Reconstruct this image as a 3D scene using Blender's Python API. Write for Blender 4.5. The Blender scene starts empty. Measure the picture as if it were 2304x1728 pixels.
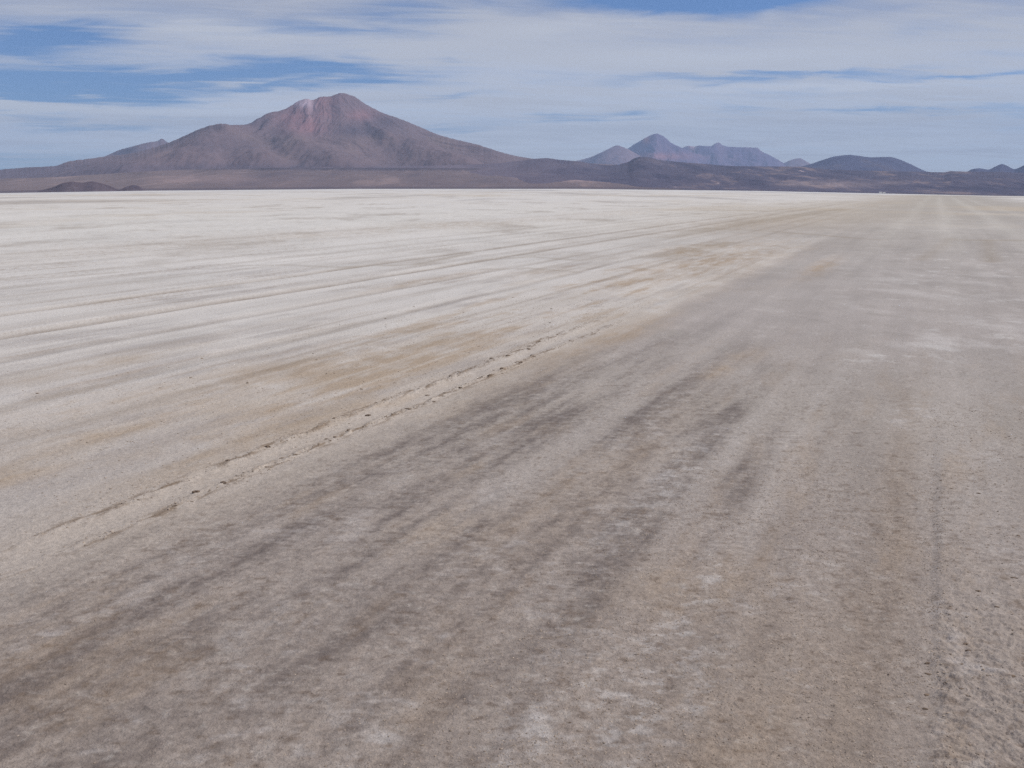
import bpy, math
import numpy as np

scene = bpy.context.scene
R = math.radians

# ------------------------------------------------------------------ camera
CAM_H = 1.65
FPX = 2331.0                       # focal length in pixels of the 2304 px wide photograph
HOR = 424.0                        # row of the true horizon
PITCH = math.atan((864.0 - HOR) / FPX)
cam_d = bpy.data.cameras.new("camera")
cam_d.sensor_width = 36.0
cam_d.lens = 36.0 * FPX / 2304.0
cam_d.clip_start = 0.05
cam_d.clip_end = 200000.0
cam = bpy.data.objects.new("camera", cam_d)
scene.collection.objects.link(cam)
cam.location = (0, 0, CAM_H)
cam.rotation_euler = (math.pi / 2 - PITCH, 0, 0)
scene.camera = cam

# ------------------------------------------------------------------ light
SUN_AZ, SUN_EL = 80.0, 43.0        # degrees clockwise from the view direction (+Y), above the horizon
sun_d = bpy.data.lights.new("sun", 'SUN')
sun_d.energy = 3.15
sun_d.angle = R(0.6)
sun_d.color = (1.0, 0.955, 0.89)
sun = bpy.data.objects.new("sun", sun_d)
scene.collection.objects.link(sun)
sun.rotation_euler = (R(90 - SUN_EL), 0, R(180 - SUN_AZ))
scene.view_settings.view_transform = 'Standard'
scene.view_settings.look = 'None'
scene.view_settings.exposure = 0.0
scene.view_settings.gamma = 1.0
scene.cycles.volume_bounces = 0
scene.cycles.use_denoising = False
scene.cycles.use_adaptive_sampling = False


def pix_dir(px, py):
    """photograph pixel -> azimuth, tangent of elevation"""
    u = (px - 1152.0) / FPX
    v = (864.0 - py) / FPX
    fw = math.cos(PITCH) + math.sin(PITCH) * v
    up = -math.sin(PITCH) + math.cos(PITCH) * v
    return math.atan2(u, fw), up / math.hypot(u, fw)


def on_ground(px, py):
    az, te = pix_dir(px, py)
    r = CAM_H / -te
    return r * math.sin(az), r * math.cos(az)


# ------------------------------------------------------------------ world: sky and thin cirrus
world = bpy.data.worlds.new("World")
scene.world = world
world.use_nodes = True
nt = world.node_tree
nt.nodes.clear()


class G:
    """small helper to write node graphs as expressions"""
    def __init__(self, tree):
        self.t = tree

    def node(self, typ, **kw):
        n = self.t.nodes.new(typ)
        for k, v in kw.items():
            setattr(n, k, v)
        return n

    def put(self, sock, v):
        if isinstance(v, bpy.types.NodeSocket):
            self.t.links.new(v, sock)
        else:
            sock.default_value = v

    def m(self, op, a, b=0.0, c=0.0, clamp=False):
        n = self.node('ShaderNodeMath', operation=op, use_clamp=clamp)
        for i, v in enumerate((a, b, c)):
            self.put(n.inputs[i], v)
        return n.outputs[0]

    def noise(self, vec, scale, detail=4.0, rough=0.5, dist=0.0, col=False):
        n = self.node('ShaderNodeTexNoise')
        self.put(n.inputs['Vector'], vec)
        n.inputs['Scale'].default_value = scale
        n.inputs['Detail'].default_value = detail
        n.inputs['Roughness'].default_value = rough
        n.inputs['Distortion'].default_value = dist
        return n.outputs['Color'] if col else n.outputs[0]

    def ramp(self, x, lo, hi, a=0.0, b=1.0, smooth=True):
        n = self.node('ShaderNodeMapRange')
        n.interpolation_type = 'SMOOTHSTEP' if smooth else 'LINEAR'
        for i, v in enumerate((x, lo, hi, a, b)):
            self.put(n.inputs[i], v)
        return n.outputs[0]

    def mix(self, f, a, b, blend='MIX'):
        n = self.node('ShaderNodeMix', data_type='RGBA', blend_type=blend)
        self.put(n.inputs[0], f)
        self.put(n.inputs[6], a)
        self.put(n.inputs[7], b)
        return n.outputs[2]

    def comb(self, x, y, z):
        n = self.node('ShaderNodeCombineXYZ')
        for i, v in enumerate((x, y, z)):
            self.put(n.inputs[i], v)
        return n.outputs[0]


def lin(r, g, b):
    f = lambda c: (c / 255 / 12.92) if c / 255 <= 0.04045 else ((c / 255 + 0.055) / 1.055) ** 2.4
    return (f(r), f(g), f(b), 1.0)


SKY_STRENGTH = 0.10
g = G(nt)
sky = g.node('ShaderNodeTexSky', sky_type='NISHITA')
sky.sun_disc = False
sky.sun_elevation = R(SUN_EL)
sky.sun_rotation = R(SUN_AZ)
sky.altitude = 3700
sky.air_density = 1.0
sky.dust_density = 0.3
sky.ozone_density = 2.0
tc = g.node('ShaderNodeTexCoord')
sep = g.node('ShaderNodeSeparateXYZ')
nt.links.new(tc.outputs['Generated'], sep.inputs[0])
dx, dy, dz = sep.outputs
hz = g.m('SQRT', g.m('ADD', g.m('MULTIPLY', dx, dx), g.m('MULTIPLY', dy, dy)))
te = g.m('DIVIDE', dz, g.m('MAXIMUM', hz, 1e-3))
azs = g.m('ARCTAN2', dx, dy)
# cloud deck seen in perspective (plane well above, softened at the horizon)
den = g.m('ADD', g.m('MAXIMUM', dz, 0.0), 0.045)
cx = g.m('DIVIDE', dx, den)
cy = g.m('DIVIDE', dy, den)
deck = g.comb(cx, cy, 0.0)
n_big = g.noise(g.comb(g.m('MULTIPLY', cx, 0.55), g.m('MULTIPLY', cy, 0.8), 3.1), 1.0, 5.0, 0.52, 0.5)
n_fib = g.noise(g.comb(g.m('ADD', g.m('MULTIPLY', cx, 0.8), g.m('MULTIPLY', cy, 0.5)),
                       g.m('SUBTRACT', g.m('MULTIPLY', cy, 2.2), g.m('MULTIPLY', cx, 0.6)), 7.7), 1.6, 6.0, 0.58, 0.9)
# ragged edges for the gaps
wv = g.noise(deck, 1.5, 4.0, 0.55, 0.6, col=True)
ws = g.node('ShaderNodeSeparateColor')
nt.links.new(wv, ws.inputs[0])
azw = g.m('ADD', azs, g.m('MULTIPLY', g.m('SUBTRACT', ws.outputs[0], 0.5), 0.10))
tew = g.m('ADD', te, g.m('MULTIPLY', g.m('SUBTRACT', ws.outputs[1], 0.5), 0.026))
# openings in the cirrus: photo position, half width, half height, slope, strength
gaps = [
    (330, 176, 300, 26, -0.06, 1.0), (120, 212, 210, 26, 0.0, 1.0), (40, 262, 90, 10, 0.0, 0.45),
    (760, 163, 170, 19, 0.02, 0.95), (560, 196, 120, 10, -0.1, 0.6),
    (140, 78, 150, 26, -0.15, 0.95), (1560, -6, 210, 28, 0.0, 2.1), (1250, -30, 300, 26, 0.0, 0.5),
    (1720, 174, 260, 9, -0.02, 0.75), (2160, 168, 150, 6, 0.0, 0.65),
    (780, 62, 260, 28, -0.05, 0.6), (940, 20, 180, 16, 0.0, 0.35), (1000, 130, 60, 10, 0.0, 0.45),
    (1300, 264, 110, 9, -0.05, 0.42), (1440, 256, 50, 10, 0.0, 0.35), (1660, 251, 70, 9, 0.0, 0.42),
    (1990, 246, 170, 7, 0.02, 0.55), (1030, 290, 90, 9, -0.06, 0.45), (970, 215, 120, 8, -0.05, 0.4),
    (215, 283, 110, 8, 0.0, 0.5), (400, 268, 90, 6, 0.0, 0.35), (60, 372, 260, 26, 0.0, 0.55),
    (1230, 90, 90, 12, 0.0, 0.15), (2100, 60, 90, 30, 0.0, 0.22), (1800, 215, 200, 9, 0.0, 0.25),
    (2240, 120, 60, 10, 0.0, 0.12), (-150, 130, 260, 60, 0.0, 0.6), (2420, 250, 200, 30, 0.0, 0.3),
]
acc = None
for (px, py, hw, hh, sl, st) in gaps:
    a0, e0 = pix_dir(px, py)
    da = g.m('SUBTRACT', azw, a0)
    de = g.m('SUBTRACT', g.m('SUBTRACT', tew, e0), g.m('MULTIPLY', da, -sl))
    qa = g.m('DIVIDE', da, hw / FPX)
    qe = g.m('DIVIDE', de, hh / FPX)
    q = g.m('ADD', g.m('MULTIPLY', qa, qa), g.m('MULTIPLY', qe, qe))
    e = g.m('MULTIPLY', g.m('EXPONENT', g.m('MULTIPLY', q, -0.9)), st)
    acc = e if acc is None else g.m('ADD', acc, e)
# wisps of thicker cloud
wisps = [(150, 208, 60, 9, -0.1, 0.9), (20, 240, 42, 9, -0.15, 1.3), (60, 262, 140, 7, 0.1, 0.7),
         (600, 182, 150, 7, 0.12, 0.6), (280, 165, 30, 6, 0.2, 0.35), (1080, 295, 60, 10, -0.1, 0.4),
         (1700, 30, 40, 20, 0.0, 0.3), (1650, 292, 330, 12, 0.0, 0.5), (2000, 312, 260, 12, 0.0, 0.6), (1300, 300, 200, 14, 0.0, 0.5), (1080, 330, 140, 14, 0.1, 0.5), (1850, 195, 260, 8, 0.0, 0.35),
         (300, 250, 300, 14, 0.02, 0.5), (500, 310, 300, 12, 0.0, 0.4), (1600, 130, 500, 24, 0.0, 0.4), (500, 70, 350, 30, -0.05, 0.4), (1300, 60, 300, 30, 0.1, 0.35)]
wac = None
for (px, py, hw, hh, sl, st) in wisps:
    a0, e0 = pix_dir(px, py)
    da = g.m('SUBTRACT', azw, a0)
    de = g.m('SUBTRACT', g.m('SUBTRACT', tew, e0), g.m('MULTIPLY', da, sl))
    qa = g.m('DIVIDE', da, hw / FPX)
    qe = g.m('DIVIDE', de, hh / FPX)
    q = g.m('ADD', g.m('MULTIPLY', qa, qa), g.m('MULTIPLY', qe, qe))
    e = g.m('MULTIPLY', g.m('EXPONENT', g.m('MULTIPLY', q, -1.0)), st)
    wac = e if wac is None else g.m('ADD', wac, e)
cover = g.m('ADD', 0.88, g.m('MULTIPLY', g.m('SUBTRACT', n_big, 0.5), 0.75))
cover = g.m('ADD', cover, g.m('MULTIPLY', g.m('SUBTRACT', n_fib, 0.5), 0.55))
n_fine = g.noise(g.comb(g.m('ADD', g.m('MULTIPLY', cx, 1.1), g.m('MULTIPLY', cy, 0.9)),
                        g.m('SUBTRACT', g.m('MULTIPLY', cy, 5.0), g.m('MULTIPLY', cx, 1.6)), 1.7), 1.0, 5.0, 0.55, 1.4)
cover = g.m('ADD', cover, g.m('MULTIPLY', g.m('SUBTRACT', n_fine, 0.5), 0.15))
acc = g.m('MULTIPLY', acc, g.ramp(n_fib, 0.68, 0.38, 0.65, 1.05))
cover = g.m('SUBTRACT', cover, acc)
cover = g.m('ADD', cover, g.m('MULTIPLY', wac, 0.55))
cover = g.ramp(cover, 0.0, 1.0, 0.0, 0.97)
thick = g.ramp(g.m('ADD', g.m('MULTIPLY', n_big, 0.5), g.m('ADD', g.m('MULTIPLY', n_fib, 0.3), g.m('MULTIPLY', n_fine, 0.2))), 0.40, 0.62)
hi = g.ramp(te, 0.03, 0.19)
S = 1.0 / SKY_STRENGTH
cl = lambda c: (c[0] * S, c[1] * S, c[2] * S, 1.0)
c_low = cl((0.94, 0.98, 1.06))
c_high = cl(lin(166, 171, 190))
c_white = cl(lin(208, 209, 215))
ccol = g.mix(hi, c_low, c_high)
ccol = g.mix(g.m('MULTIPLY', thick, 0.7), ccol, c_white)
ccol = g.mix(g.m('MULTIPLY', g.ramp(wac, 0.0, 1.1), 0.85), ccol, cl(lin(232, 235, 240)))
skyc = g.mix(1.0, sky.outputs[0], (0.56, 0.76, 1.02, 1.0), 'MULTIPLY')
final = g.mix(cover, skyc, ccol)
bg = g.node('ShaderNodeBackground')
bg.inputs['Strength'].default_value = SKY_STRENGTH
nt.links.new(final, bg.inputs[0])
wo = g.node('ShaderNodeOutputWorld')
nt.links.new(bg.outputs[0], wo.inputs[0])

# ------------------------------------------------------------------ numpy noise
_rng = np.random.default_rng(7)
_perm = _rng.permutation(1024).astype(np.int32)
_perm = np.concatenate([_perm, _perm])
_ang = _rng.random(1024) * 2 * np.pi
_gx, _gy = np.cos(_ang).astype(np.float32), np.sin(_ang).astype(np.float32)


def perlin(x, y, seed=0):
    x = np.asarray(x, np.float64) + seed * 17.37
    y = np.asarray(y, np.float64) + seed * 9.13
    xi = np.floor(x); yi = np.floor(y)
    xf = (x - xi).astype(np.float32); yf = (y - yi).astype(np.float32)
    xi = xi.astype(np.int64) & 1023; yi = yi.astype(np.int64) & 1023
    x1 = (xi + 1) & 1023; y1 = (yi + 1) & 1023
    u = xf * xf * xf * (xf * (xf * 6 - 15) + 10)
    v = yf * yf * yf * (yf * (yf * 6 - 15) + 10)
    def gr(ix, iy, fx, fy):
        h = _perm[_perm[ix] + iy]
        return _gx[h] * fx + _gy[h] * fy
    a = gr(xi, yi, xf, yf); b = gr(x1, yi, xf - 1, yf)
    c = gr(xi, y1, xf, yf - 1); d = gr(x1, y1, xf - 1, yf - 1)
    ab = a + u * (b - a)
    return (ab + v * (c + u * (d - c) - ab)) * 1.45


def fbm(x, y, octaves=4, gain=0.5, seed=0, ridged=False):
    s = 0.0; amp = 1.0; tot = 0.0; f = 1.0
    for k in range(octaves):
        n = perlin(x * f, y * f, seed + k * 3.7)
        if ridged:
            n = 1 - 2 * np.abs(n)
        s = s + n * amp; tot += amp
        amp *= gain; f *= 2.03
    return s / tot


def sstep(a, b, x):
    t = np.clip((x - a) / (b - a), 0, 1)
    return t * t * (3 - 2 * t)


def rgb(r, g_, b):
    return np.array(lin(r, g_, b)[:3], np.float32)


def lerp(a, b, f):
    f = np.asarray(f)[..., None]
    return a + (b - a) * f


def grid_mesh(name, X, Y, Z, col=None, mat=None, smooth=True, wrap=False):
    nr, nc = X.shape
    co = np.stack([X, Y, Z], -1).reshape(-1, 3).astype(np.float32)
    i = np.arange(nr - 1)[:, None] * nc
    j = np.arange(nc if wrap else nc - 1)[None, :]
    j2 = (j + 1) % nc
    quads = np.stack([i + j, i + j2, i + nc + j2, i + nc + j], -1).reshape(-1, 4).astype(np.int32)
    me = bpy.data.meshes.new(name)
    me.vertices.add(len(co))
    me.vertices.foreach_set('co', co.ravel())
    me.loops.add(quads.size)
    me.loops.foreach_set('vertex_index', quads.ravel())
    me.polygons.add(len(quads))
    me.polygons.foreach_set('loop_start', np.arange(0, quads.size, 4, dtype=np.int32))
    me.polygons.foreach_set('loop_total', np.full(len(quads), 4, np.int32))
    me.polygons.foreach_set('use_smooth', np.full(len(quads), smooth))
    me.update(calc_edges=True)
    if col is not None:
        at = me.attributes.new('soil', 'FLOAT_COLOR', 'POINT')
        c4 = np.ones((len(co), 4), np.float32)
        c4[:, :3] = np.clip(col.reshape(-1, 3), 0.004, 0.95)
        at.data.foreach_set('color', c4.ravel())
    if mat:
        me.materials.append(mat)
    ob = bpy.data.objects.new(name, me)
    scene.collection.objects.link(ob)
    return ob


def tag(o, label=None, cat=None, kind=None, group=None):
    if label: o['label'] = label
    if cat: o['category'] = cat
    if kind: o['kind'] = kind
    if group: o['group'] = group
    return o


# ------------------------------------------------------------------ ground frame
# the worn road runs away to the right: s along it, t across it
_va, _ = pix_dir(2112, HOR)
ROAD = _va
CS, SN = math.cos(ROAD), math.sin(ROAD)


def to_st(x, y):
    return x * SN + y * CS, x * CS - y * SN


def from_st(s, t):
    return s * SN + t * CS, s * CS - t * SN


# the flat falls away very slightly to both sides far out
_hx = [-2500, -600, 0, 330, 800, 1300, 1700, 2000, 2304, 2900, 4800]
_hy = [440, 438, 432.5, 428, 424.3, 424.3, 428.5, 434, 439, 442, 442]
_ha = np.array([pix_dir(a, b)[0] for a, b in zip(_hx, _hy)])
_hd = np.array([(b - HOR) / FPX for b in _hy])


def dip(az):
    return np.interp(az, _ha, _hd)


def plain_z(az, r):
    return -dip(az) * np.minimum(r, 8000.0) * sstep(60, 900, r)


def ground_relief(x, y):
    s, t = to_st(x, y)
    r = np.hypot(x, y)
    fade = sstep(45, 12, r)
    z = 0.010 * fbm(x / 1.7, y / 1.7, 3, 0.5, 11) * fade
    # fine crumb of the crust
    fc = fbm(x / 0.11, y / 0.11, 4, 0.62, 21)
    z += (0.0040 * fc + 0.0025 * np.floor(fc * 5) / 5) * sstep(16, 5, r)
    rr_ = fbm(x / 0.6, y / 0.6, 4, 0.6, 23)
    z += 0.004 * rr_ * sstep(30, 10, r)
    # long shallow wheel ruts along the road
    z += 0.006 * perlin(t / 0.45, s / 9.0, 5) * fade
    # broken, raised strip to the right of the road
    wob = 0.035 * fbm(s / 0.5, s * 0 + 3.0, 3, 0.6, 31)
    strip = sstep(0.02, 0.075, t - 0.06 + wob)
    n = fbm(x / 0.10, y / 0.10, 4, 0.62, 41)
    n_s = fbm(x / 0.030, y / 0.030, 3, 0.65, 43)
    blocky = np.floor((n + 0.25 * n_s + 1) * 4.0) / 4.0 - 1.0
    amp = sstep(5.6, 3.6, s)
    fin = sstep(9.0, 5.0, s)
    z += strip * (0.010 * fin + (0.007 * n + 0.0095 * blocky + 0.005 * n_s) * amp)
    # the two crumbling edges of a wheel track left of the road
    for tc_, w, hgt, sd in ((-3.64, 0.036, 0.021, 51), (-3.91, 0.034, 0.018, 57)):
        tt = t - tc_ - 0.06 * fbm(s / 0.9, s * 0, 3, 0.6, sd)
        prof = np.exp(-(tt / w) ** 2)
        nn = fbm(s / 0.20, t / 0.06, 4, 0.6, sd + 2)
        lump = np.clip(0.35 + 1.5 * (np.floor(nn * 4) / 4), 0, 1.3)
        along = sstep(2.2, 6.0, s) * sstep(11.5, 8.5, s)
        z += prof * hgt * lump * along
    z -= 0.012 * np.exp(-((t + 3.79) / 0.11) ** 2) * sstep(30, 12, s)
    # pair of ruts further out on the salt
    for tc_, w, d in ((-9.75, 0.16, 0.03), (-11.4, 0.13, 0.03), (-8.3, 0.12, 0.012), (-6.6, 0.14, 0.012)):
        tt = t - tc_ - 0.12 * fbm(s / 5.0, s * 0, 2, 0.5, int(-tc_ * 10))
        z += (-d * np.exp(-(tt / w) ** 2) + 0.5 * d * np.exp(-((np.abs(tt) - 1.7 * w) / (0.6 * w)) ** 2)) * sstep(34, 18, r)
    return z


# ------------------------------------------------------------------ ground colour (the crust's own colour, with crack shade painted in)
LUM = 1.0                          # photo value of a sunlit surface -> albedo


def blob(s, t, px, py, ls, lt):
    x0, y0 = on_ground(px, py)
    s0, t0 = to_st(x0, y0)
    return np.exp(-(((s - s0) / ls) ** 2 + ((t - t0) / lt) ** 2))


def ground_colour(x, y):
    s, t = to_st(x, y)
    r = np.hypot(x, y)
    lr = np.log(np.maximum(r, 1.0))
    ws_ = 0.5 * fbm(s / 4.0, t / 1.2, 3, 0.5, 101)
    tw = t + 0.25 * fbm(s / 2.5, t / 0.7, 3, 0.55, 103)

    # --- base: grey brown worn road, paler with distance
    road = np.empty(x.shape + (3,), np.float32)
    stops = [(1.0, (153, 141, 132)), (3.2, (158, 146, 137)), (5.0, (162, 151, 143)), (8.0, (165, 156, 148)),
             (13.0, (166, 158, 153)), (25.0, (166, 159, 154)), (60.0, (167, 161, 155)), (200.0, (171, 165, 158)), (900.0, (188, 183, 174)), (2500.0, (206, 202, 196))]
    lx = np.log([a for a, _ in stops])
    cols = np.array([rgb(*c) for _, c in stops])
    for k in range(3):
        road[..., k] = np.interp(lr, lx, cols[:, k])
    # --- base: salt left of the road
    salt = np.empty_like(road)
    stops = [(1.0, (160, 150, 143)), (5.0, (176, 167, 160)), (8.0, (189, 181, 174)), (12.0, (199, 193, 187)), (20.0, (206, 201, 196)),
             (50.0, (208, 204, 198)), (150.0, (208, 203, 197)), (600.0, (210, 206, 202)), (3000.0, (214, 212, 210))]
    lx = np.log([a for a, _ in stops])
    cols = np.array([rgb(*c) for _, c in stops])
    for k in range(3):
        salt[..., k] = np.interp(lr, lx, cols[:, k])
    # the road is a swath that stays narrow in the distance
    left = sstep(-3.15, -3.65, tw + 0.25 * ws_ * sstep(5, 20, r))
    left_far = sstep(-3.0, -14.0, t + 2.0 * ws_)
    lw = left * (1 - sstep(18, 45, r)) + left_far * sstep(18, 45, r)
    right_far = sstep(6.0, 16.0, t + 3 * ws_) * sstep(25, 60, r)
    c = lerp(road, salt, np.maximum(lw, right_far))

    # --- tan, unbleached mud
    tan = rgb(172, 151, 127)
    tan2 = rgb(182, 166, 148)
    f = 0.36 * np.exp(-((tw + 3.65) / 0.42) ** 2) * sstep(40, 12, r) * sstep(1.5, 4.0, s)
    n1 = fbm(s / 3.2, t / 0.5, 5, 0.58, 111)
    ft = 1.0 * sstep(0.0, 0.42, n1 + 0.35 * fbm(x / 0.5, y / 0.35, 4, 0.65, 115)) * np.exp(-((t + 5.0) / 1.5) ** 2) * sstep(3, 7, s) * sstep(50, 18, r)
    f += 0.20 * np.exp(-((t + 5.0) / 1.2) ** 2) * sstep(3, 7, s) * sstep(40, 15, r)
    c = lerp(c, tan2, np.clip(f, 0, 0.9))
    c = lerp(c, rgb(171, 152, 131), np.clip(0.85 * ft, 0, 0.85))
    f2 = 0
    for (px, py, ls, lt, a) in ((760, 880, 1.7, 0.38, 0.95), (1000, 800, 1.8, 0.35, 0.6), (520, 1010, 1.2, 0.18, 0.5), (600, 835, 1.4, 0.35, 0.8), (840, 810, 1.6, 0.4, 0.75), (40, 1068, 0.5, 0.2, 0.6),
                                (300, 960, 1.0, 0.18, 0.55), (1670, 576, 6.0, 1.1, 0.55), (1560, 600, 6.0, 1.0, 0.35), (1600, 555, 5.0, 1.0, 0.35), (1850, 600, 3.0, 0.25, 0.8),
                                (1430, 740, 1.5, 0.25, 0.7), (1300, 790, 1.5, 0.25, 0.5), (1680, 800, 0.5, 0.16, 0.6), (1610, 838, 0.4, 0.14, 0.7),
                                (1010, 1195, 0.35, 0.18, 0.65), (1100, 500, 30, 3, 0.4), (1700, 500, 16, 4, 0.5), (1560, 560, 2.5, 0.7, 0.7),
                                (950, 633, 2.4, 0.3, 0.7), (1230, 610, 2.0, 0.5, 0.5), (220, 820, 1.6, 0.3, 0.5), (1450, 1320, 0.4, 0.2, 0.3)):
        f2 = f2 + a * blob(s, t, px, py, ls, lt)
    n1b = fbm(s / 0.9, t / 0.22, 4, 0.6, 113)
    c = lerp(c, rgb(167, 148, 127), np.clip(f2 * (0.72 + 1.3 * n1b), 0, 0.85))

    # --- streaks parallel to the traffic
    n2 = fbm(s / 5.5, t / 0.55, 5, 0.62, 121)
    n3 = fbm(s / 14.0, t / 0.30, 3, 0.6, 125)
    k = 0.13 * n2 + 0.09 * n3
    c = c * (1 + k * sstep(120, 30, r) * (1 - 0.35 * sstep(9, 4, r)))[..., None]
    n4 = fbm(s / 4.5, t / 0.5, 5, 0.62, 131) + 0.35 * fbm(x / 0.9, y / 0.7, 4, 0.62, 132)
    gstreak = sstep(0.0, 0.45, n4) * lw * sstep(40, 14, r) * sstep(4, 8, r)
    c = lerp(c, rgb(154, 147, 144), 0.48 * gstreak)
    n5 = fbm(s / 5.0, t / 0.16, 4, 0.62, 133)
    c = lerp(c, rgb(162, 146, 130), 0.45 * sstep(0.12, 0.5, n5 + 0.25 * n4) * lw * sstep(70, 22, r) * sstep(5, 9, r))
    c = lerp(c, rgb(210, 206, 200), 0.38 * sstep(0.1, 0.5, -n5) * lw * sstep(80, 25, r) * sstep(6, 11, r))

    # --- dark damp mottling of the near road
    a1 = fbm(s / 3.6, t / 0.36, 5, 0.62, 141)
    a2 = fbm(s / 1.0, t / 0.12, 4, 0.62, 145)
    a3 = fbm(x / 0.09, y / 0.05, 3, 0.6, 147)
    a4 = fbm(x / 0.30, y / 0.22, 5, 0.68, 149)
    dk = a1 * 0.8 + a2 * 0.5 + a3 * 0.25 + a4 * 0.22
    reg = 0.75 * np.exp(-((t + 2.35) / 0.85) ** 2) * sstep(16, 9, r) + 0.36 * sstep(-3.3, -2.6, t) * sstep(0.4, -0.9, t) * sstep(11, 5, r)
    reg = reg + 0.15 * sstep(14, 6, r) * (1 - lw)
    for (px, py, ls, lt, a) in ((330, 1270, 1.3, 0.45, 0.35), (900, 1040, 1.6, 0.4, 0.35), (60, 1440, 0.8, 0.4, 0.35), (1150, 930, 1.6, 0.4, 0.35),
                                (1480, 1110, 0.8, 0.2, 0.5), (1290, 1330, 0.45, 0.2, 0.45), (1050, 1500, 0.4, 0.25, 0.3), (620, 1330, 0.6, 0.25, 0.25), (1690, 1060, 0.8, 0.12, 0.35)):
        reg = reg + a * blob(s, t, px, py, ls, lt)
    tl = t + 0.07 * fbm(s / 1.1, t / 0.4, 3, 0.55, 143)
    for tc_, w_, a, s0, s1 in ((-3.0, 0.32, 0.30, 2.5, 9), (-1.95, 0.06, 0.45, 3.2, 9), (-2.45, 0.10, 0.2, 2, 8), (-1.55, 0.16, 0.25, 2, 9), (-1.30, 0.15, 0.75, 2.3, 8.5), (-0.94, 0.06, 0.5, 4.5, 10), (-0.10, 0.10, 0.32, 2.5, 10),
                               (-2.15, 0.15, -0.6, 2.5, 12), (-1.12, 0.07, -0.6, 4.0, 9), (-0.76, 0.10, -0.5, 4.2, 12), (-0.50, 0.10, 0.15, 2.5, 8), (0.25, 0.16, -0.35, 4.0, 14)):
        reg = reg + a * np.exp(-((tl - tc_) / w_) ** 2) * sstep(s0 - 0.8, s0 + 0.5, s) * sstep(s1 + 2.5, s1 - 1.0, s)
    reg = np.clip(reg, 0, 1.3)
    dk = dk + 0.36 * fbm(x / 0.13, y / 0.09, 4, 0.7, 148)
    dkm = np.clip(sstep(-0.38, 0.62, dk) * reg, 0, 1)
    c = lerp(c, rgb(160, 139, 116), 0.30 * np.clip(np.exp(-((tl + 0.10) / 0.10) ** 2) * sstep(11, 8, s) + np.exp(-((tl + 0.45) / 0.3) ** 2) * sstep(5.2, 3.6, s) + np.exp(-((tl + 1.7) / 0.2) ** 2) * sstep(9, 7, s) * sstep(3, 5, s), 0, 1) * (0.7 + 0.8 * a1))
    c = lerp(c, rgb(184, 176, 170), 0.42 * np.clip(np.exp(-((tl + 2.15) / 0.13) ** 2) * sstep(3, 5, s) * sstep(14, 10, s) + np.exp(-((tl + 1.13) / 0.07) ** 2) * sstep(4.2, 5.2, s) * sstep(10, 8, s)
                                                   + 0.8 * np.exp(-((tl + 0.76) / 0.10) ** 2) * sstep(4.2, 5.2, s) * sstep(13, 9, s) + 0.6 * np.exp(-((tl - 0.3) / 0.2) ** 2) * sstep(4.5, 6, s), 0, 1) * np.clip(0.75 + 1.3 * a2, 0, 1.3))
    wf = np.exp(-((tl + 0.80) / 0.14) ** 2) * sstep(2.4, 2.9, s) * sstep(5.0, 4.2, s) + 0.6 * np.exp(-((tl + 1.05) / 0.12) ** 2) * sstep(4.0, 3.2, s)
    c = lerp(c, rgb(192, 185, 180), 0.75 * wf * sstep(0.0, 0.3, fbm(x / 0.11, y / 0.08, 4, 0.65, 159)))
    c = lerp(c, rgb(106, 96, 92), 0.80 * dkm)
    # crumb-sized flecks of darker mud and of salt, everywhere near
    e1 = fbm(x / 0.075, y / 0.060, 4, 0.7, 301)
    e2 = fbm(x / 0.42, y / 0.36, 4, 0.65, 303)
    fl = sstep(16, 5, r)
    c = lerp(c, rgb(112, 96, 84), 0.55 * sstep(0.06, 0.5, e1 + 0.35 * e2) * fl * (1 - 0.6 * lw))
    c = lerp(c, rgb(184, 176, 168), 0.42 * sstep(0.12, 0.55, -e1 + 0.3 * e2) * fl)
    e3 = fbm(x / 0.034, y / 0.028, 3, 0.72, 307)
    c = c * (1 + 0.20 * e3 * sstep(9, 4, r) * (1 - 0.4 * lw))[..., None]
    c = lerp(c, rgb(104, 92, 84), 0.50 * sstep(0.20, 0.5, e1 * 0.7 + e3 * 0.5) * sstep(11, 4, r) * (1 - 0.5 * lw))
    wd = fbm(x / 0.55, y / 0.9, 5, 0.68, 309)
    c = lerp(c, rgb(200, 196, 192), 0.55 * sstep(0.14, 0.42, wd) * sstep(-1.6, -0.2, t) * sstep(8, 11, r) * sstep(45, 22, r))
    c = lerp(c, rgb(150, 143, 136), 0.40 * sstep(0.10, 0.42, -wd) * (1 - lw) * sstep(8, 11, r) * sstep(60, 25, r))
    c = lerp(c, rgb(162, 140, 116), 0.26 * sstep(0.0, 0.5, fbm(s / 1.6, t / 0.3, 5, 0.62, 305)) * fl * (1 - lw))
    # metre-sized patches, flattened into dashes by the low view
    p1 = fbm(x / 0.9, y / 1.3, 4, 0.62, 311)
    p2 = fbm(x / 3.2, y / 5.0, 4, 0.62, 313)
    w1 = sstep(4, 10, r) * sstep(120, 40, r)
    w2 = sstep(10, 25, r)
    c = c * (1 + 0.13 * p1 * w1 * (1 - 0.4 * lw) + 0.14 * p2 * w2 * sstep(700, 150, r))[..., None]
    c = lerp(c, rgb(206, 202, 198), 0.45 * sstep(0.22, 0.55, p1 + 0.3 * p2) * w1 * (0.4 + 0.6 * lw))
    c = lerp(c, rgb(206, 203, 199), 0.40 * sstep(0.2, 0.55, -p2 + 0.4 * p1) * w2 * (0.35 + 0.65 * lw))

    # --- pale salt bloom
    b1 = fbm(s / 0.9, t / 0.33, 5, 0.6, 151)
    b2 = fbm(x / 0.16, y / 0.10, 4, 0.6, 155)
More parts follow.
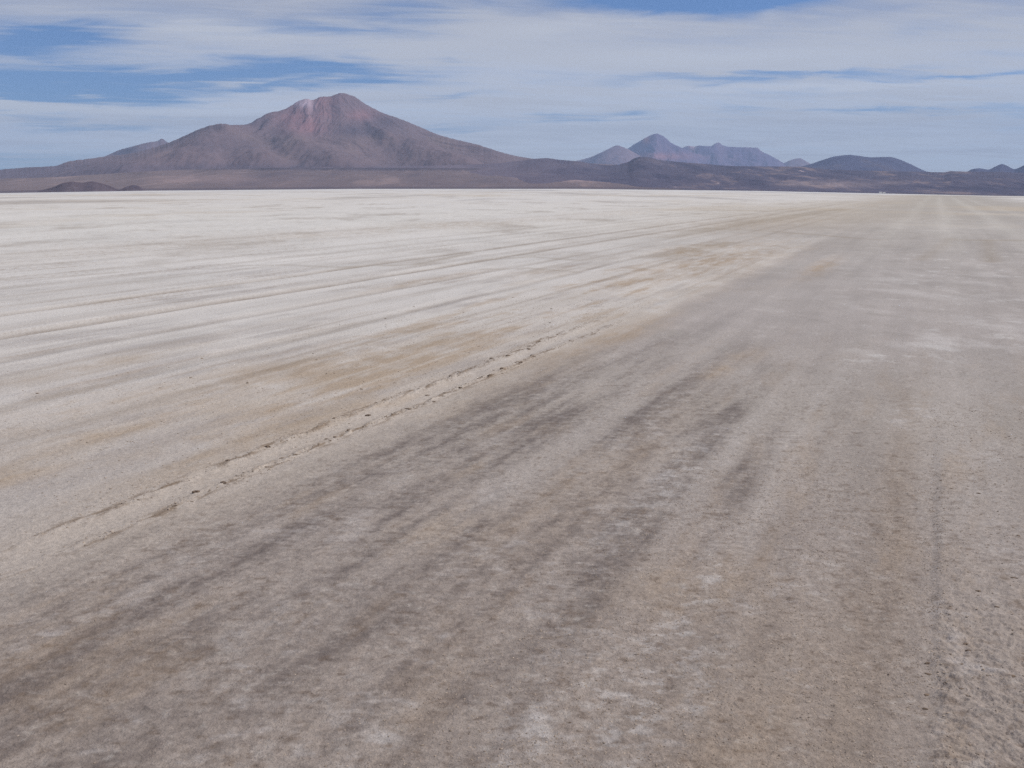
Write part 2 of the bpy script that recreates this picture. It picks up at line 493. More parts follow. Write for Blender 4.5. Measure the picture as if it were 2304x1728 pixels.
    bl = sstep(0.10, 0.5, b1 * 0.6 + b2 * 0.7) * (1 - lw) * sstep(30, 10, r)
    bl = bl * (0.5 + 0.5 * sstep(6, 3, r))
    c = lerp(c, rgb(186, 178, 173), 0.62 * bl)
    w = 0
    for (px, py, ls, lt, a) in ((2020, 935, 0.35, 0.10, 0.9), (2082, 930, 0.5, 0.12, 0.7), (2150, 760, 2.0, 0.45, 0.8), (2060, 780, 1.2, 0.4, 0.6), (2260, 740, 2.5, 0.5, 0.6), (2000, 640, 3.0, 0.8, 0.4),
                                (1840, 665, 2.0, 0.9, 0.2), (2100, 650, 4, 1.2, 0.35), (2240, 620, 5, 1.2, 0.45), (1500, 1090, 0.6, 0.12, 0.7), (1580, 1010, 0.9, 0.13, 0.6), (1590, 1545, 0.22, 0.06, 0.9),
                                (1610, 1490, 0.14, 0.07, 0.7), (1200, 1650, 0.10, 0.05, 0.8), (905, 1075, 0.3, 0.09, 0.6), (1440, 960, 1.6, 0.16, 0.5), (810, 1720, 0.2, 0.07, 0.7), (2230, 1030, 0.2, 0.1, 0.5),
                                (880, 1635, 0.15, 0.06, 0.5), (1380, 1180, 0.4, 0.12, 0.45), (560, 1420, 0.5, 0.10, 0.4), (420, 1270, 0.4, 0.1, 0.4)):
        w = w + a * blob(s, t, px, py, ls, lt)
    qf = sstep(7, 14, r)
    b3 = fbm(x / 0.16, y / 0.12, 5, 0.7, 157) * (1 - qf) + qf * fbm(x / 0.9, y / 1.6, 5, 0.65, 158)
    c = lerp(c, rgb(192, 186, 182), 0.75 * np.clip(w, 0, 1) * sstep(0.0, 0.45, b3 + 0.12))

    # --- distance: broad salt and mud pools, seen edge on
    m1 = fbm(x / 55.0, y / 110.0, 5, 0.6, 161)
    m2 = fbm(x / 9.0, y / 15.0, 4, 0.6, 165)
    m3 = fbm(x / 420.0, y / 900.0, 4, 0.6, 167)
    ff = sstep(12, 50, r)
    c = lerp(c, rgb(188, 174, 155), 0.72 * sstep(0.0, 0.42, m1 * 0.8 + m2 * 0.5) * ff * sstep(2500, 300, r))
    c = lerp(c, rgb(214, 211, 208), 0.55 * sstep(0.02, 0.5, -m1 * 0.7 + m2 * 0.6) * ff * (0.35 + 0.65 * np.maximum(lw, right_far)))
    c = lerp(c, rgb(168, 164, 162), 0.55 * sstep(0.20, 0.6, m2 * 0.9 + m3 * 0.4) * sstep(25, 200, r))
    c = lerp(c, rgb(182, 169, 151), 0.38 * np.exp(-((t + 8 + 6 * m1) / 9.0) ** 2) * sstep(28, 70, r) * sstep(700, 200, r))
    c = lerp(c, rgb(172, 166, 156), 0.4 * np.exp(-((t - 1.0 + 3 * m1) / 5.0) ** 2) * sstep(60, 140, r) * sstep(2500, 900, r))

    d0 = fbm(x / 5.0, y / 11.0, 5, 0.66, 325)
    c = lerp(c, rgb(160, 150, 140), 0.55 * sstep(0.06, 0.42, d0) * sstep(14, 26, r) * sstep(220, 90, r) * np.maximum(lw, 0.35))
    c = lerp(c, rgb(216, 212, 207), 0.50 * sstep(0.08, 0.45, -d0) * sstep(14, 26, r) * sstep(220, 90, r) * np.maximum(lw, 0.3))
    d1 = fbm(x / 28.0, y / 130.0, 4, 0.65, 321)
    d2 = fbm(x / 90.0, y / 800.0, 4, 0.65, 323)
    c = lerp(c, rgb(160, 154, 150), 0.60 * sstep(0.02, 0.35, d1) * sstep(60, 160, r) * sstep(1500, 500, r))
    c = lerp(c, rgb(158, 154, 154), 0.70 * sstep(0.03, 0.35, d2) * sstep(350, 900, r) * sstep(5500, 3500, r))
    c = lerp(c, rgb(216, 213, 210), 0.55 * sstep(0.10, 0.5, -d1) * sstep(60, 160, r))
    # --- wheel marks on the salt
    for tc_, w_, a, sd in ((-9.75, 0.13, 0.7, 3), (-10.3, 0.2, 0.22, 4), (-11.4, 0.12, 0.75, 5), (-12.2, 0.15, 0.2, 6), (-8.3, 0.10, 0.35, 7), (-7.6, 0.12, 0.25, 8), (-6.6, 0.10, 0.35, 9), (-5.6, 0.07, 0.3, 10), (-13.3, 0.12, 0.3, 11),
                           (-14.5, 0.2, 0.3, 12), (-16.0, 0.2, 0.3, 14), (-22.0, 0.3, 0.25, 15)):
        tt = t - tc_ - 0.12 * fbm(s / 5.0, s * 0, 2, 0.5, int(-tc_ * 10))
        we = np.hypot(w_, 0.75 * np.minimum(r * r / 2500.0, 0.045 * r) * np.abs(np.sin(np.arctan2(x, y) - ROAD)))
        a = a * w_ / we
        br = np.clip(0.8 + 0.9 * fbm(s / 2.0, t / 0.3, 4, 0.65, 170 + sd), 0.1, 1.1)
        c = lerp(c, rgb(136, 121, 106), np.clip(a * 1.15, 0, 0.9) * br * np.exp(-(tt / we) ** 2) * sstep(240, 90, r))
    # paler wheel lanes on the far road
    for tc_, w_, a in ((0.3, 0.5, 0.28), (2.6, 0.45, 0.3), (-1.6, 0.4, 0.2), (4.6, 0.4, 0.2)):
        tt = t - tc_ - 0.5 * fbm(s / 30.0, s * 0, 2, 0.5, 180)
        c = lerp(c, rgb(200, 195, 186), a * np.exp(-(tt / w_) ** 2) * sstep(18, 45, r) * sstep(400, 120, r))
    # a track crossing the road further out, and other scuffs
    for pts, w_, a in ((((1560, 512), (1730, 520), (1880, 532), (1985, 540)), 0.22, 0.75), (((2170, 540), (2304, 541), (2420, 543)), 0.5, 0.6),
                       (((1560, 520), (1700, 497), (1800, 482), (1900, 470)), 0.6, 0.5), (((1500, 535), (1640, 512), (1760, 492), (1860, 478)), 0.5, 0.4),
                       (((1480, 578), (1560, 562), (1640, 545)), 0.35, 0.6), (((2222, 540), (2226, 560), (2230, 590)), 0.22, 0.5), (((2070, 585), (2110, 560), (2140, 535)), 0.2, 0.4),
                       (((1110, 583), (1200, 578), (1290, 585)), 0.12, 0.5), (((1090, 606), (1190, 603), (1300, 612)), 0.12, 0.5), (((770, 600), (930, 596), (1060, 570)), 0.15, 0.5),
                       (((0, 630), (150, 622), (260, 612)), 0.15, 0.4), (((530, 598), (640, 596), (770, 602)), 0.2, 0.45)):
        gp = [on_ground(*p) for p in pts]
        dmin = np.full(x.shape, 1e9)
        sel = np.ones(x.shape, bool)
        for (ax, ay), (bx_, by_) in zip(gp[:-1], gp[1:]):
            vx, vy = bx_ - ax, by_ - ay
            q = np.clip(((x - ax) * vx + (y - ay) * vy) / (vx * vx + vy * vy), 0, 1)
            dmin = np.minimum(dmin, np.hypot(x - ax - q * vx, y - ay - q * vy))
        br = np.clip(0.7 + 0.8 * m2, 0.1, 1)
        c = lerp(c, rgb(146, 132, 114), a * br * np.exp(-(dmin / w_) ** 2))
    # broken crust along the two track edges, its crack shade painted dark
    for tc_, sd in ((-3.62, 51), (-3.93, 57)):
        tt = t - tc_ - 0.06 * fbm(s / 0.9, s * 0, 3, 0.6, sd)
        nn = fbm(s / 0.25, t / 0.05, 4, 0.62, sd + 90)
        along = sstep(2.0, 4.5, s) * sstep(14.5, 11, s)
        c = lerp(c, rgb(112, 92, 72), 0.8 * np.exp(-(tt / 0.05) ** 2) * sstep(-0.05, 0.25, nn) * along)
    c = lerp(c, rgb(190, 178, 166), 0.2 * np.exp(-((t + 3.78) / 0.10) ** 2) * sstep(2, 4, s) * sstep(14, 10, s))
    # fine grain
    gnz = fbm(x / 0.045, y / 0.03, 3, 0.65, 191)
    c = c * (1 + 0.10 * gnz * sstep(14, 4, r))[..., None]
    c = c * (1 - 0.055 * np.maximum(lw, 0.6 * right_far) * sstep(8, 20, r))[..., None]
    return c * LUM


# ------------------------------------------------------------------ materials
def soil_material(name, bump_scales, rough=0.95, speck=0.10):
    m = bpy.data.materials.new(name)
    m.use_nodes = True
    t = m.node_tree
    t.nodes.clear()
    h = G(t)
    at = h.node('ShaderNodeAttribute', attribute_name='soil')
    geo = h.node('ShaderNodeNewGeometry')
    pos = geo.outputs['Position']
    col = at.outputs['Color']
    last = None
    for (sc, st, dist_) in bump_scales:
        n = h.noise(pos, sc, 5.0, 0.65)
        if speck:
            v = h.ramp(n, 0.25, 0.75, 1 - speck, 1 + speck, smooth=False)
            cc = h.comb(v, v, v)
            col = h.mix(1.0, col, cc, 'MULTIPLY')
        b = h.node('ShaderNodeBump')
        b.inputs['Strength'].default_value = st
        b.inputs['Distance'].default_value = dist_
        t.links.new(n, b.inputs['Height'])
        if last is not None:
            t.links.new(last, b.inputs['Normal'])
        last = b.outputs[0]
    bs = h.node('ShaderNodeBsdfPrincipled')
    bs.inputs['Roughness'].default_value = rough
    bs.inputs['Specular IOR Level'].default_value = 0.12
    t.links.new(col, bs.inputs['Base Color'])
    if last is not None:
        t.links.new(last, bs.inputs['Normal'])
    out = h.node('ShaderNodeOutputMaterial')
    t.links.new(bs.outputs[0], out.inputs[0])
    return m


M_salt = soil_material('salt_crust', [(40.0, 0.6, 0.012), (150.0, 0.85, 0.005)], 0.95, 0.2)
M_rock = soil_material('mountain_soil', [(0.006, 0.15, 30.0), (0.03, 0.12, 6.0)], 0.97, 0.10)
M_clod = None

# ------------------------------------------------------------------ ground sheet: one mesh, finest where one stands
fine = np.arange(-36.0, 36.0001, 0.05)
wide = np.arange(37.5, 322.6, 2.5)
az = np.radians(np.concatenate([fine, wide]))
az = np.where(az > np.pi, az - 2 * np.pi, az)
rl = [0.05, 0.5, 1.0, 1.4, 1.7, 1.9]
r = 2.0
while r < 45500:
    rl.append(r)
    r += min((r * r + CAM_H ** 2) / (CAM_H * 1036.0) * 0.68, 0.045 * r)
rl.append(45500)
rl = np.array(rl)
RR, AA = np.meshgrid(rl, az, indexing='ij')
jit = 1 + 0.0 * RR
X = RR * np.sin(AA); Y = RR * np.cos(AA)
Z = plain_z(AA, RR)
near = RR < 95
Z[near] += ground_relief(X[near], Y[near])
C = np.empty(X.shape + (3,), np.float32)
for k in range(0, X.shape[0], 120):
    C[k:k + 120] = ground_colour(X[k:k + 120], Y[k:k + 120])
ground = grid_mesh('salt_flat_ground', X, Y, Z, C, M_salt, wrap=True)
tag(ground, 'pale dry salt flat with grey worn wheel lanes running to the right', 'ground', 'structure')


# ------------------------------------------------------------------ mountains
HAZE_TINT = np.array([1.24, 1.18, 1.56], np.float32)     # pale blue lift of the haze, multiplied into every mountain colour
def crest_curve(pts):
    a = np.array([pix_dir(*p)[0] for p in pts]); e = np.array([pix_dir(*p)[1] for p in pts])
    return a, e


def smooth_interp(a, xs, ys):
    """monotone cubic (Fritsch-Carlson) through the points"""
    xs = np.asarray(xs); ys = np.asarray(ys)
    h = np.diff(xs); d = np.diff(ys) / h
    m = np.zeros(len(xs))
    m[1:-1] = np.where(d[:-1] * d[1:] > 0, 2 * d[:-1] * d[1:] / (d[:-1] + d[1:] + 1e-30), 0)
    m[0], m[-1] = d[0], d[-1]
    i = np.clip(np.searchsorted(xs, a) - 1, 0, len(h) - 1)
    u = np.clip((a - xs[i]) / h[i], 0, 1)
    return ((1 + 2 * u) * (1 - u) ** 2 * ys[i] + u * (1 - u) ** 2 * h[i] * m[i]
            + u * u * (3 - 2 * u) * ys[i + 1] + u * u * (u - 1) * h[i] * m[i + 1])


def mountain(name, pts, r_foot, r_crest, r_back, colour, label, cat, step=0.03, rows=150, power=1.35, relief=0.0, wl=600.0,
             seed=1, rough=0.0, extra=None, sink=6.0, crest_wob=0.06):
    a, e = crest_curve(pts)
    azs_ = np.arange(a[0], a[-1], R(step))
    E = smooth_interp(azs_, a, e)
    rc = r_crest(azs_) if callable(r_crest) else np.full(azs_.shape, float(r_crest))
    rc = rc * (1 + crest_wob * perlin(azs_ * 28.0, azs_ * 0, seed + 2))
    E = E + rough * fbm(azs_ * 260.0, azs_ * 0, 4, 0.6, seed + 4)
    tf = np.linspace(0, 1, rows) ** 0.9
    tb = np.linspace(0, 1, 40)[1:]
    RF = r_foot + (rc[None, :] - r_foot) * tf[:, None]
    RB = rc[None, :] + (r_back - rc[None, :]) * tb[:, None]
    Rg = np.vstack([RF, RB])
    T = np.vstack([np.repeat(tf[:, None], len(azs_), 1), np.repeat((1 - tb)[:, None], len(azs_), 1)])
    A = np.repeat(azs_[None, :], Rg.shape[0], 0)
    base = plain_z(A, Rg) - sink
    x = Rg * np.sin(A); y = Rg * np.cos(A)
    zc = E * rc + CAM_H
    front = np.arange(Rg.shape[0]) < rows
    P = np.where(front[:, None], T ** power, T ** 1.3)
    z = base + (zc[None, :] - base) * P
    if relief:
        # gullies and spurs that run down the slope, warped
        wx = x + 0.35 * wl * fbm(x / (1.6 * wl), y / (1.6 * wl), 3, 0.5, seed + 10)
        wy = y + 0.35 * wl * fbm(x / (1.6 * wl), y / (1.6 * wl), 3, 0.5, seed + 14)
        n = fbm(wx / wl, wy / (1.7 * wl), 5, 0.5, seed + 20, ridged=True)
        amp = (T * (1.12 - T)) * 3.0
        z = z + relief * (zc[None, :] - base) * n * np.clip(amp, 0, 1)
    if extra is not None:
        z = extra(x, y, z, A, Rg)
    # keep the skyline where it is: nothing in front rises above the crest seen from the flat
    ee = (z - CAM_H) / Rg
    lim = E[None, :] - 0.0006 - np.where(front[:, None], 0.008, 0.03) * (1 - T)
    kk = 0.004
    hh = np.clip(0.5 + 0.5 * (lim - ee) / kk, 0, 1)
    ee2 = lim * (1 - hh) + ee * hh - kk * hh * (1 - hh)
    wc = sstep(0.86, 1.0, T)
    ee = ee2 * (1 - wc) + E[None, :] * wc if relief else ee
    z = np.maximum(ee * Rg + CAM_H, base)
    py = 424.0 - (z - CAM_H) / Rg * FPX      # height above the horizon in photo pixels, for laying out soils and painted shade on the slope
    col = colour(x, y, z, A, Rg, py)
    ob = grid_mesh(name, x, y, z, col * HAZE_TINT, M_rock)
    return tag(ob, label, cat, 'structure')


def pxaz(px, py=400):
    return pix_dir(px, py)[0]


def patch(A, py, px, pyc, hw, hh):
    da = (A - pxaz(px, pyc)) * FPX
    return np.exp(-((da / hw) ** 2 + ((py - pyc) / hh) ** 2))


# ---- the great volcano
volc = [(-420, 404), (-200, 394), (0, 381.5), (65, 376.5), (123, 373.5), (155, 363), (202, 357), (240, 351.5), (289, 346), (340, 334), (380, 320.7), (423, 302),
        (452, 289), (481, 280.5), (499, 278.4), (524, 281), (553, 280), (579, 267.5), (608, 253), (629, 249.5), (655, 238), (669, 228.5), (691, 222.3),
        (702, 225), (723, 217.6), (741, 217), (767, 209.3), (795, 216.2), (822, 234), (876, 259.6), (883, 261.4), (934, 281), (992, 304.8), (1078, 326.5),
        (1133, 344), (1173, 353), (1216, 359), (1300, 366), (1420, 372), (1560, 376), (1700, 384)]


def volcano_extra(x, y, z, A, Rg):
    def at(px, py, rr):
        a_, e_ = pix_dir(px, py)
        return rr * math.sin(a_), rr * math.cos(a_), rr * e_ + CAM_H
    # summit gullies radiate from the crater rim
    sx, sy, sz = at(745, 215, 14000)
    th = np.arctan2(x - sx, y - sy)
    d = np.hypot(x - sx, y - sy)
    gul = fbm(th * 4.6 + 0.8 * fbm(x / 900, y / 900, 3, 0.5, 61), d / 2600.0, 5, 0.6, 63, ridged=True)
    w = sstep(150, 900, d) * sstep(4600, 1800, d)
    z = z + 50.0 * gul * w
    # knolls, shoulders and spurs standing out of the slope
    def smax(z, h, k):
        q = np.clip(0.5 + 0.5 * (h - z) / k, 0, 1)
        return z * (1 - q) + h * q + k * q * (1 - q)

    rag = 55.0 * fbm(x / 330.0, y / 700.0, 4, 0.55, 67)
    for pts, slope, w_, k in ((((676, 231, 13600), (640, 250, 13200), (606, 272, 12700), (574, 300, 12100), (560, 322, 11500)), 0.85, 30, 25),
                              (((742, 219, 13800), (722, 246, 13300), (742, 285, 12500), (752, 312, 11700)), 0.85, 30, 30),
                              (((800, 226, 13800), (806, 250, 13200), (835, 280, 12500), (880, 306, 11800)), 0.8, 40, 30),
                              (((668, 262, 12900), (660, 282, 12300), (664, 304, 11500), (676, 318, 11000)), 0.62, 90, 45),
                              (((500, 280, 12300), (480, 296, 11700), (452, 318, 11100), (430, 338, 10500)), 0.55, 200, 60),
                              (((524, 300, 11900), (552, 326, 11100), (590, 345, 10300)), 0.5, 160, 60),
                              (((720, 322, 11200), (745, 338, 10500), (760, 352, 9900)), 0.5, 180, 60),
                              (((900, 300, 12100), (960, 325, 11400), (1010, 345, 10600)), 0.48, 160, 60),
                              (((384, 322, 11900), (350, 342, 11200), (320, 358, 10400)), 0.33, 200, 80)):
        h = np.full(z.shape, -1e9)
        pa = np.array(pts, float)
        for u in np.linspace(0, len(pts) - 1, 26):
            i = min(int(u), len(pts) - 2); f_ = u - i
            px, py, rr = pa[i] * (1 - f_) + pa[i + 1] * f_
            bx, by, bz = at(px, py, rr)
            d_ = np.hypot(x - bx, y - by)
            h = np.maximum(h, bz - slope * (np.sqrt(d_ * d_ + w_ * w_) - w_))
        z = smax(z, h + rag, k)
    return z


def volcano_colour(x, y, z, A, Rg, py):
    n = fbm(x / 900.0, y / 1700.0, 5, 0.6, 201)
    n2 = fbm(x / 260.0, y / 600.0, 5, 0.65, 203)
    c = np.empty(x.shape + (3,), np.float32)
    c[:] = rgb(107, 94, 86)
    hgt = sstep(330, 225, py + 16 * n)
    c = lerp(c, rgb(106, 94, 90), 0.75 * hgt)
    c = lerp(c, rgb(96, 88, 84), 0.6 * sstep(0.0, 0.5, n + 0.3 * n2))
    c = lerp(c, rgb(126, 110, 92), 0.5 * sstep(0.05, 0.5, -n + 0.3 * n2) * (1 - hgt))
    red = 0.9 * patch(A, py, 705, 270, 42, 34) + 0.75 * patch(A, py, 645, 272, 28, 22) + 0.8 * patch(A, py, 815, 268, 30, 14) + 0.5 * patch(A, py, 730, 235, 40, 18) + 0.45 * patch(A, py, 680, 298, 60, 12)
    c = lerp(c, rgb(136, 104, 95), np.clip(red * (0.7 + 0.9 * n2), 0, 0.9))
    dk = 0.9 * patch(A, py, 800, 300, 55, 16) + 0.7 * patch(A, py, 575, 285, 34, 14) + 0.5 * patch(A, py, 870, 280, 36, 16) + 0.4 * patch(A, py, 600, 325, 60, 10) + 0.4 * patch(A, py, 475, 330, 60, 14)  # slopes turned from the sun, their shade painted dark
    c = lerp(c, rgb(74, 68, 70), np.clip(dk * (0.8 + 0.8 * n2), 0, 0.85))
    wh = 0.28 * patch(A, py, 692, 232, 13, 11) + 0.6 * patch(A, py, 680, 246, 18, 10) + 0.5 * patch(A, py, 768, 211, 14, 5) + 0.4 * patch(A, py, 700, 250, 10, 20)
    c = lerp(c, rgb(176, 164, 156), np.clip(wh * (0.8 + 1.0 * n2), 0, 0.9))
    c = lerp(c, rgb(88, 82, 82), 0.6 * sstep(366, 382, py + 3 * n2))
    return c


mountain('volcano', volc, 8800, lambda a_: 14000 - 1500 * np.exp(-((a_ - pxaz(500)) / 0.045) ** 2) - 900 * sstep(pxaz(900), pxaz(1300), a_) - 900 * sstep(pxaz(350), pxaz(50), a_),
         21000, volcano_colour, 'large brown volcano with reddish summit gullies beyond the salt flat', 'volcano', rows=260, power=1.55,
         relief=0.03, wl=900.0, seed=3, rough=0.0006, extra=volcano_extra)


def plain_colour(base, alt, dark, seed, wl=500.0):
    def f(x, y, z, A, Rg, py):
        n = fbm(x / wl, y / (2.2 * wl), 5, 0.6, seed)
        n2 = fbm(x / (wl * 0.25), y / (wl * 0.5), 4, 0.65, seed + 3)
        c = np.empty(x.shape + (3,), np.float32)
        c[:] = rgb(*base)
        c = lerp(c, rgb(*alt), 0.8 * sstep(0.0, 0.5, n + 0.35 * n2))
        c = lerp(c, rgb(*dark), 0.8 * sstep(0.02, 0.5, -n + 0.4 * n2))
        return c
    return f


# ---- ridge behind its left shoulder
mountain('mountain_ridge', [(120, 378), (200, 362), (240, 350), (268, 337.4), (300, 329), (329, 321), (354, 317), (363.5, 312), (378, 320.7), (420, 326), (500, 345), (600, 372)],
         17000, 20500, 25000, plain_colour((104, 92, 88), (112, 100, 92), (84, 76, 76), 221), 'low blue-brown ridge with a pointed tip behind the left shoulder of the volcano', 'ridge',
         rows=90, relief=0.08, wl=500, seed=7, rough=0.0005)


# ---- the long tan slope at the foot of the volcano
def apron_colour(x, y, z, A, Rg, py):
    n = fbm(x / 420.0, y / 1600.0, 5, 0.62, 231)
    n2 = fbm(x / 90.0, y / 500.0, 5, 0.65, 233)
    c = np.empty(x.shape + (3,), np.float32)
    c[:] = rgb(106, 95, 85)
    lft = sstep(pxaz(700), pxaz(100), A)
    c = lerp(c, rgb(116, 104, 90), 0.7 * lft)
    c = lerp(c, rgb(92, 84, 80), 0.75 * sstep(-0.05, 0.45, n + 0.4 * n2) * (1 - 0.5 * lft))
    c = lerp(c, rgb(136, 120, 103), 0.65 * sstep(0.05, 0.5, -n + 0.5 * n2))
    lt = 0.9 * patch(A, py, 1225, 398, 60, 8) + 0.7 * patch(A, py, 1290, 402, 50, 7) + 0.8 * patch(A, py, 1420, 404, 70, 6) + 0.35 * patch(A, py, 470, 404, 120, 8)
    c = lerp(c, rgb(156, 136, 118), np.clip(lt * (0.8 + 0.8 * n2), 0, 0.85))
    c = lerp(c, rgb(74, 68, 68), 0.8 * sstep(6.5, 1.5, (py - 381) + 3 * n2) * sstep(pxaz(380), pxaz(480), A))
    c = lerp(c, rgb(84, 76, 72), 0.75 * sstep(418, 422, py + 1.5 * n2 - (dip(A) * FPX)))
    return c


mountain('alluvial_slope', [(-420, 412), (-100, 405), (0, 402), (108, 399), (325, 386), (470, 380), (700, 377), (1000, 378), (1150, 381), (1300, 386), (1400, 392), (1500, 401), (1560, 408), (1640, 417), (1760, 430.5)],
         5950, 8700, 12500, apron_colour, 'long pale tan slope spreading below the volcano down to the salt flat', 'slope', rows=120, power=1.05, relief=0.03, wl=350, seed=11, rough=0.0002, sink=2.0)


# ---- dark hummocky lava country to the right
def lava_colour(x, y, z, A, Rg, py):
    n = fbm(x / 300.0, y / 900.0, 5, 0.62, 241)
    n2 = fbm(x / 80.0, y / 260.0, 5, 0.65, 243)
    c = np.empty(x.shape + (3,), np.float32)
    c[:] = rgb(78, 75, 80)  # lava colours carry some painted haze blue
    c = lerp(c, rgb(58, 58, 68), 0.8 * sstep(0.0, 0.4, n + 0.3 * n2))
    c = lerp(c, rgb(106, 96, 92), 0.8 * sstep(pxaz(1400), pxaz(1050), A))
    rt = sstep(pxaz(1450), pxaz(1700), A)
    c = lerp(c, rgb(126, 112, 98), 0.75 * sstep(0.06, 0.42, -n + 0.5 * n2) * (0.25 + 0.75 * rt))
    sp = sstep(0.36, 0.62, fbm(x / 130.0, y / 420.0, 4, 0.6, 247))
    c = lerp(c, rgb(176, 158, 138), 0.8 * sp * sstep(pxaz(1350), pxaz(1500), A))
    lt = 0.8 * patch(A, py, 1890, 416, 60, 7) + 0.6 * patch(A, py, 1790, 414, 40, 6) + 0.5 * patch(A, py, 2010, 412, 30, 5)
    c = lerp(c, rgb(150, 136, 118), np.clip(lt * (0.7 + n2), 0, 0.8))
    c = lerp(c, rgb(70, 64, 66), 0.7 * sstep(421, 424, py + 1.0 * n2 - (dip(A) * FPX)))
    return c


def lava_extra(x, y, z, A, Rg):
    n = fbm(x / 260.0, y / 520.0, 5, 0.55, 251)
    w = sstep(6300, 7200, Rg) * sstep(11500, 9500, Rg) * sstep(pxaz(1250), pxaz(1600), A)
    return z + 26.0 * n * w


mountain('lava_hills', [(560, 380), (700, 376), (1000, 372), (1120, 367), (1173, 361), (1200, 357.7), (1230, 355.8), (1256, 359), (1295, 362.6), (1373, 372), (1411, 365.3), (1431, 354.6), (1444, 352.3),
                        (1460, 354), (1482, 359.3), (1525, 364), (1593, 369.3), (1648, 373.4), (1715, 374.2), (1799, 375), (1850, 380), (1950, 384), (2084, 386.5), (2124, 387.6), (2138, 385), (2176, 386), (2200, 386), (2304, 389), (2700, 396)],
         6250, 9800, 13500, lava_colour, 'dark low lava hills with pale scattered patches along the right shore', 'hills', rows=150, power=1.0, relief=0.04, wl=420, seed=13, rough=0.0003, extra=lava_extra, sink=2.0)

# ---- the far range
far_c = plain_colour((124, 106, 102), (138, 118, 110), (94, 86, 90), 261, 500)


def peak_colour(x, y, z, A, Rg, py):
    c = plain_colour((104, 92, 106), (126, 108, 110), (82, 76, 96), 263, 600)(x, y, z, A, Rg, py)  # distance haze painted in as a bluish cast
    return lerp(c, rgb(176, 122, 100), np.clip(0.9 * patch(A, py, 1454, 318, 7, 9) + 0.5 * patch(A, py, 1480, 356, 70, 8), 0, 0.8))


def mesa_colour(x, y, z, A, Rg, py):
    c = plain_colour((106, 94, 108), (128, 110, 112), (82, 76, 96), 265, 600)(x, y, z, A, Rg, py)  # same painted haze cast as on the tall peak
    return lerp(c, rgb(190, 160, 144), np.clip(0.8 * patch(A, py, 1560, 336, 8, 7) + 0.4 * patch(A, py, 1545, 330, 20, 4) + 0.35 * patch(A, py, 1530, 358, 60, 6), 0, 0.8))


mountain('cone_mountain', [(1220, 376), (1297, 362), (1330, 353), (1362, 338.2), (1382, 328.7), (1390, 326.8), (1401, 330.6), (1412, 335), (1440, 350), (1480, 366), (1540, 380)],
         28000, 32500, 37000, far_c, 'small pinkish cone at the left end of the distant range', 'mountain', step=0.02, rows=80, relief=0.10, wl=800, seed=17, rough=0.0004)
mountain('peak_mountain', [(1320, 370), (1370, 354), (1411.6, 334.6), (1430.6, 322.4), (1449.6, 311.8), (1464.5, 303.7), (1471, 301.5), (1477, 300.7), (1487.5, 303.7), (1501, 313), (1509, 320.5), (1525.5, 328.7), (1540, 335), (1580, 350), (1640, 366), (1700, 376)],
         29500, 34500, 39000, peak_colour, 'tallest blue peak of the distant range with a rounded tip', 'mountain', step=0.02, rows=90, relief=0.13, wl=800, seed=19, rough=0.0006)
mountain('ridge_mountain', [(1460, 368), (1500, 350), (1535, 333.3), (1552.6, 327.8), (1563.5, 329.7), (1574, 327.6), (1598.7, 328.7), (1608, 324), (1616.4, 321), (1628.6, 327.3), (1645, 330.3), (1677, 331.4), (1702, 332.2), (1715, 341), (1737, 351.7), (1764, 366.6), (1800, 380)],
         31000, 36000, 40500, mesa_colour, 'long flat-topped blue ridge right of the tallest distant peak', 'mountain', step=0.02, rows=90, relief=0.13, wl=800, seed=23, rough=0.0007)
mountain('hill_mountain', [(1735, 380), (1765, 366.5), (1778.6, 360.2), (1790, 357), (1799, 355.9), (1811, 361), (1823, 368.4), (1860, 382)],
         33000, 37000, 41000, far_c, 'tiny pointed pale blue mountain between the long ridge and the dark dome', 'mountain', step=0.02, rows=60, relief=0.07, wl=800, seed=27, rough=0.0003)
mountain('dome_hill', [(1720, 392), (1770, 381), (1799, 375.4), (1823, 369.2), (1856, 358.3), (1878, 352), (1910, 348.3), (1929, 350.2), (1962, 354), (1982, 353.6), (1999.7, 352.9), (2016, 356.1), (2046, 367.8), (2084, 385.4), (2140, 398)],
         13000, 17500, 21500, plain_colour((74, 74, 86), (88, 82, 84), (62, 62, 76), 271, 400), 'dark smooth dome hill with two low humps', 'hill', rows=90, relief=0.035, wl=700, seed=29, rough=0.0002, power=1.1)  # haze blue painted into the dome's colours
mountain('cone_hill', [(2150, 392), (2176, 386), (2187, 380.8), (2203, 378.7), (2223, 381.4), (2240, 374.5), (2254.6, 369.2), (2268, 374), (2282, 380.3), (2304, 371.7), (2330, 360), (2360, 353), (2400, 366), (2480, 388)],
         13500, 16500, 20000, plain_colour((70, 70, 84), (84, 78, 82), (60, 60, 74), 275, 400), 'dark pointed cone hills at the right edge of the view', 'hill', rows=90, relief=0.05, wl=600, seed=31, rough=0.0002, power=1.1)  # haze blue painted into the cones' colours
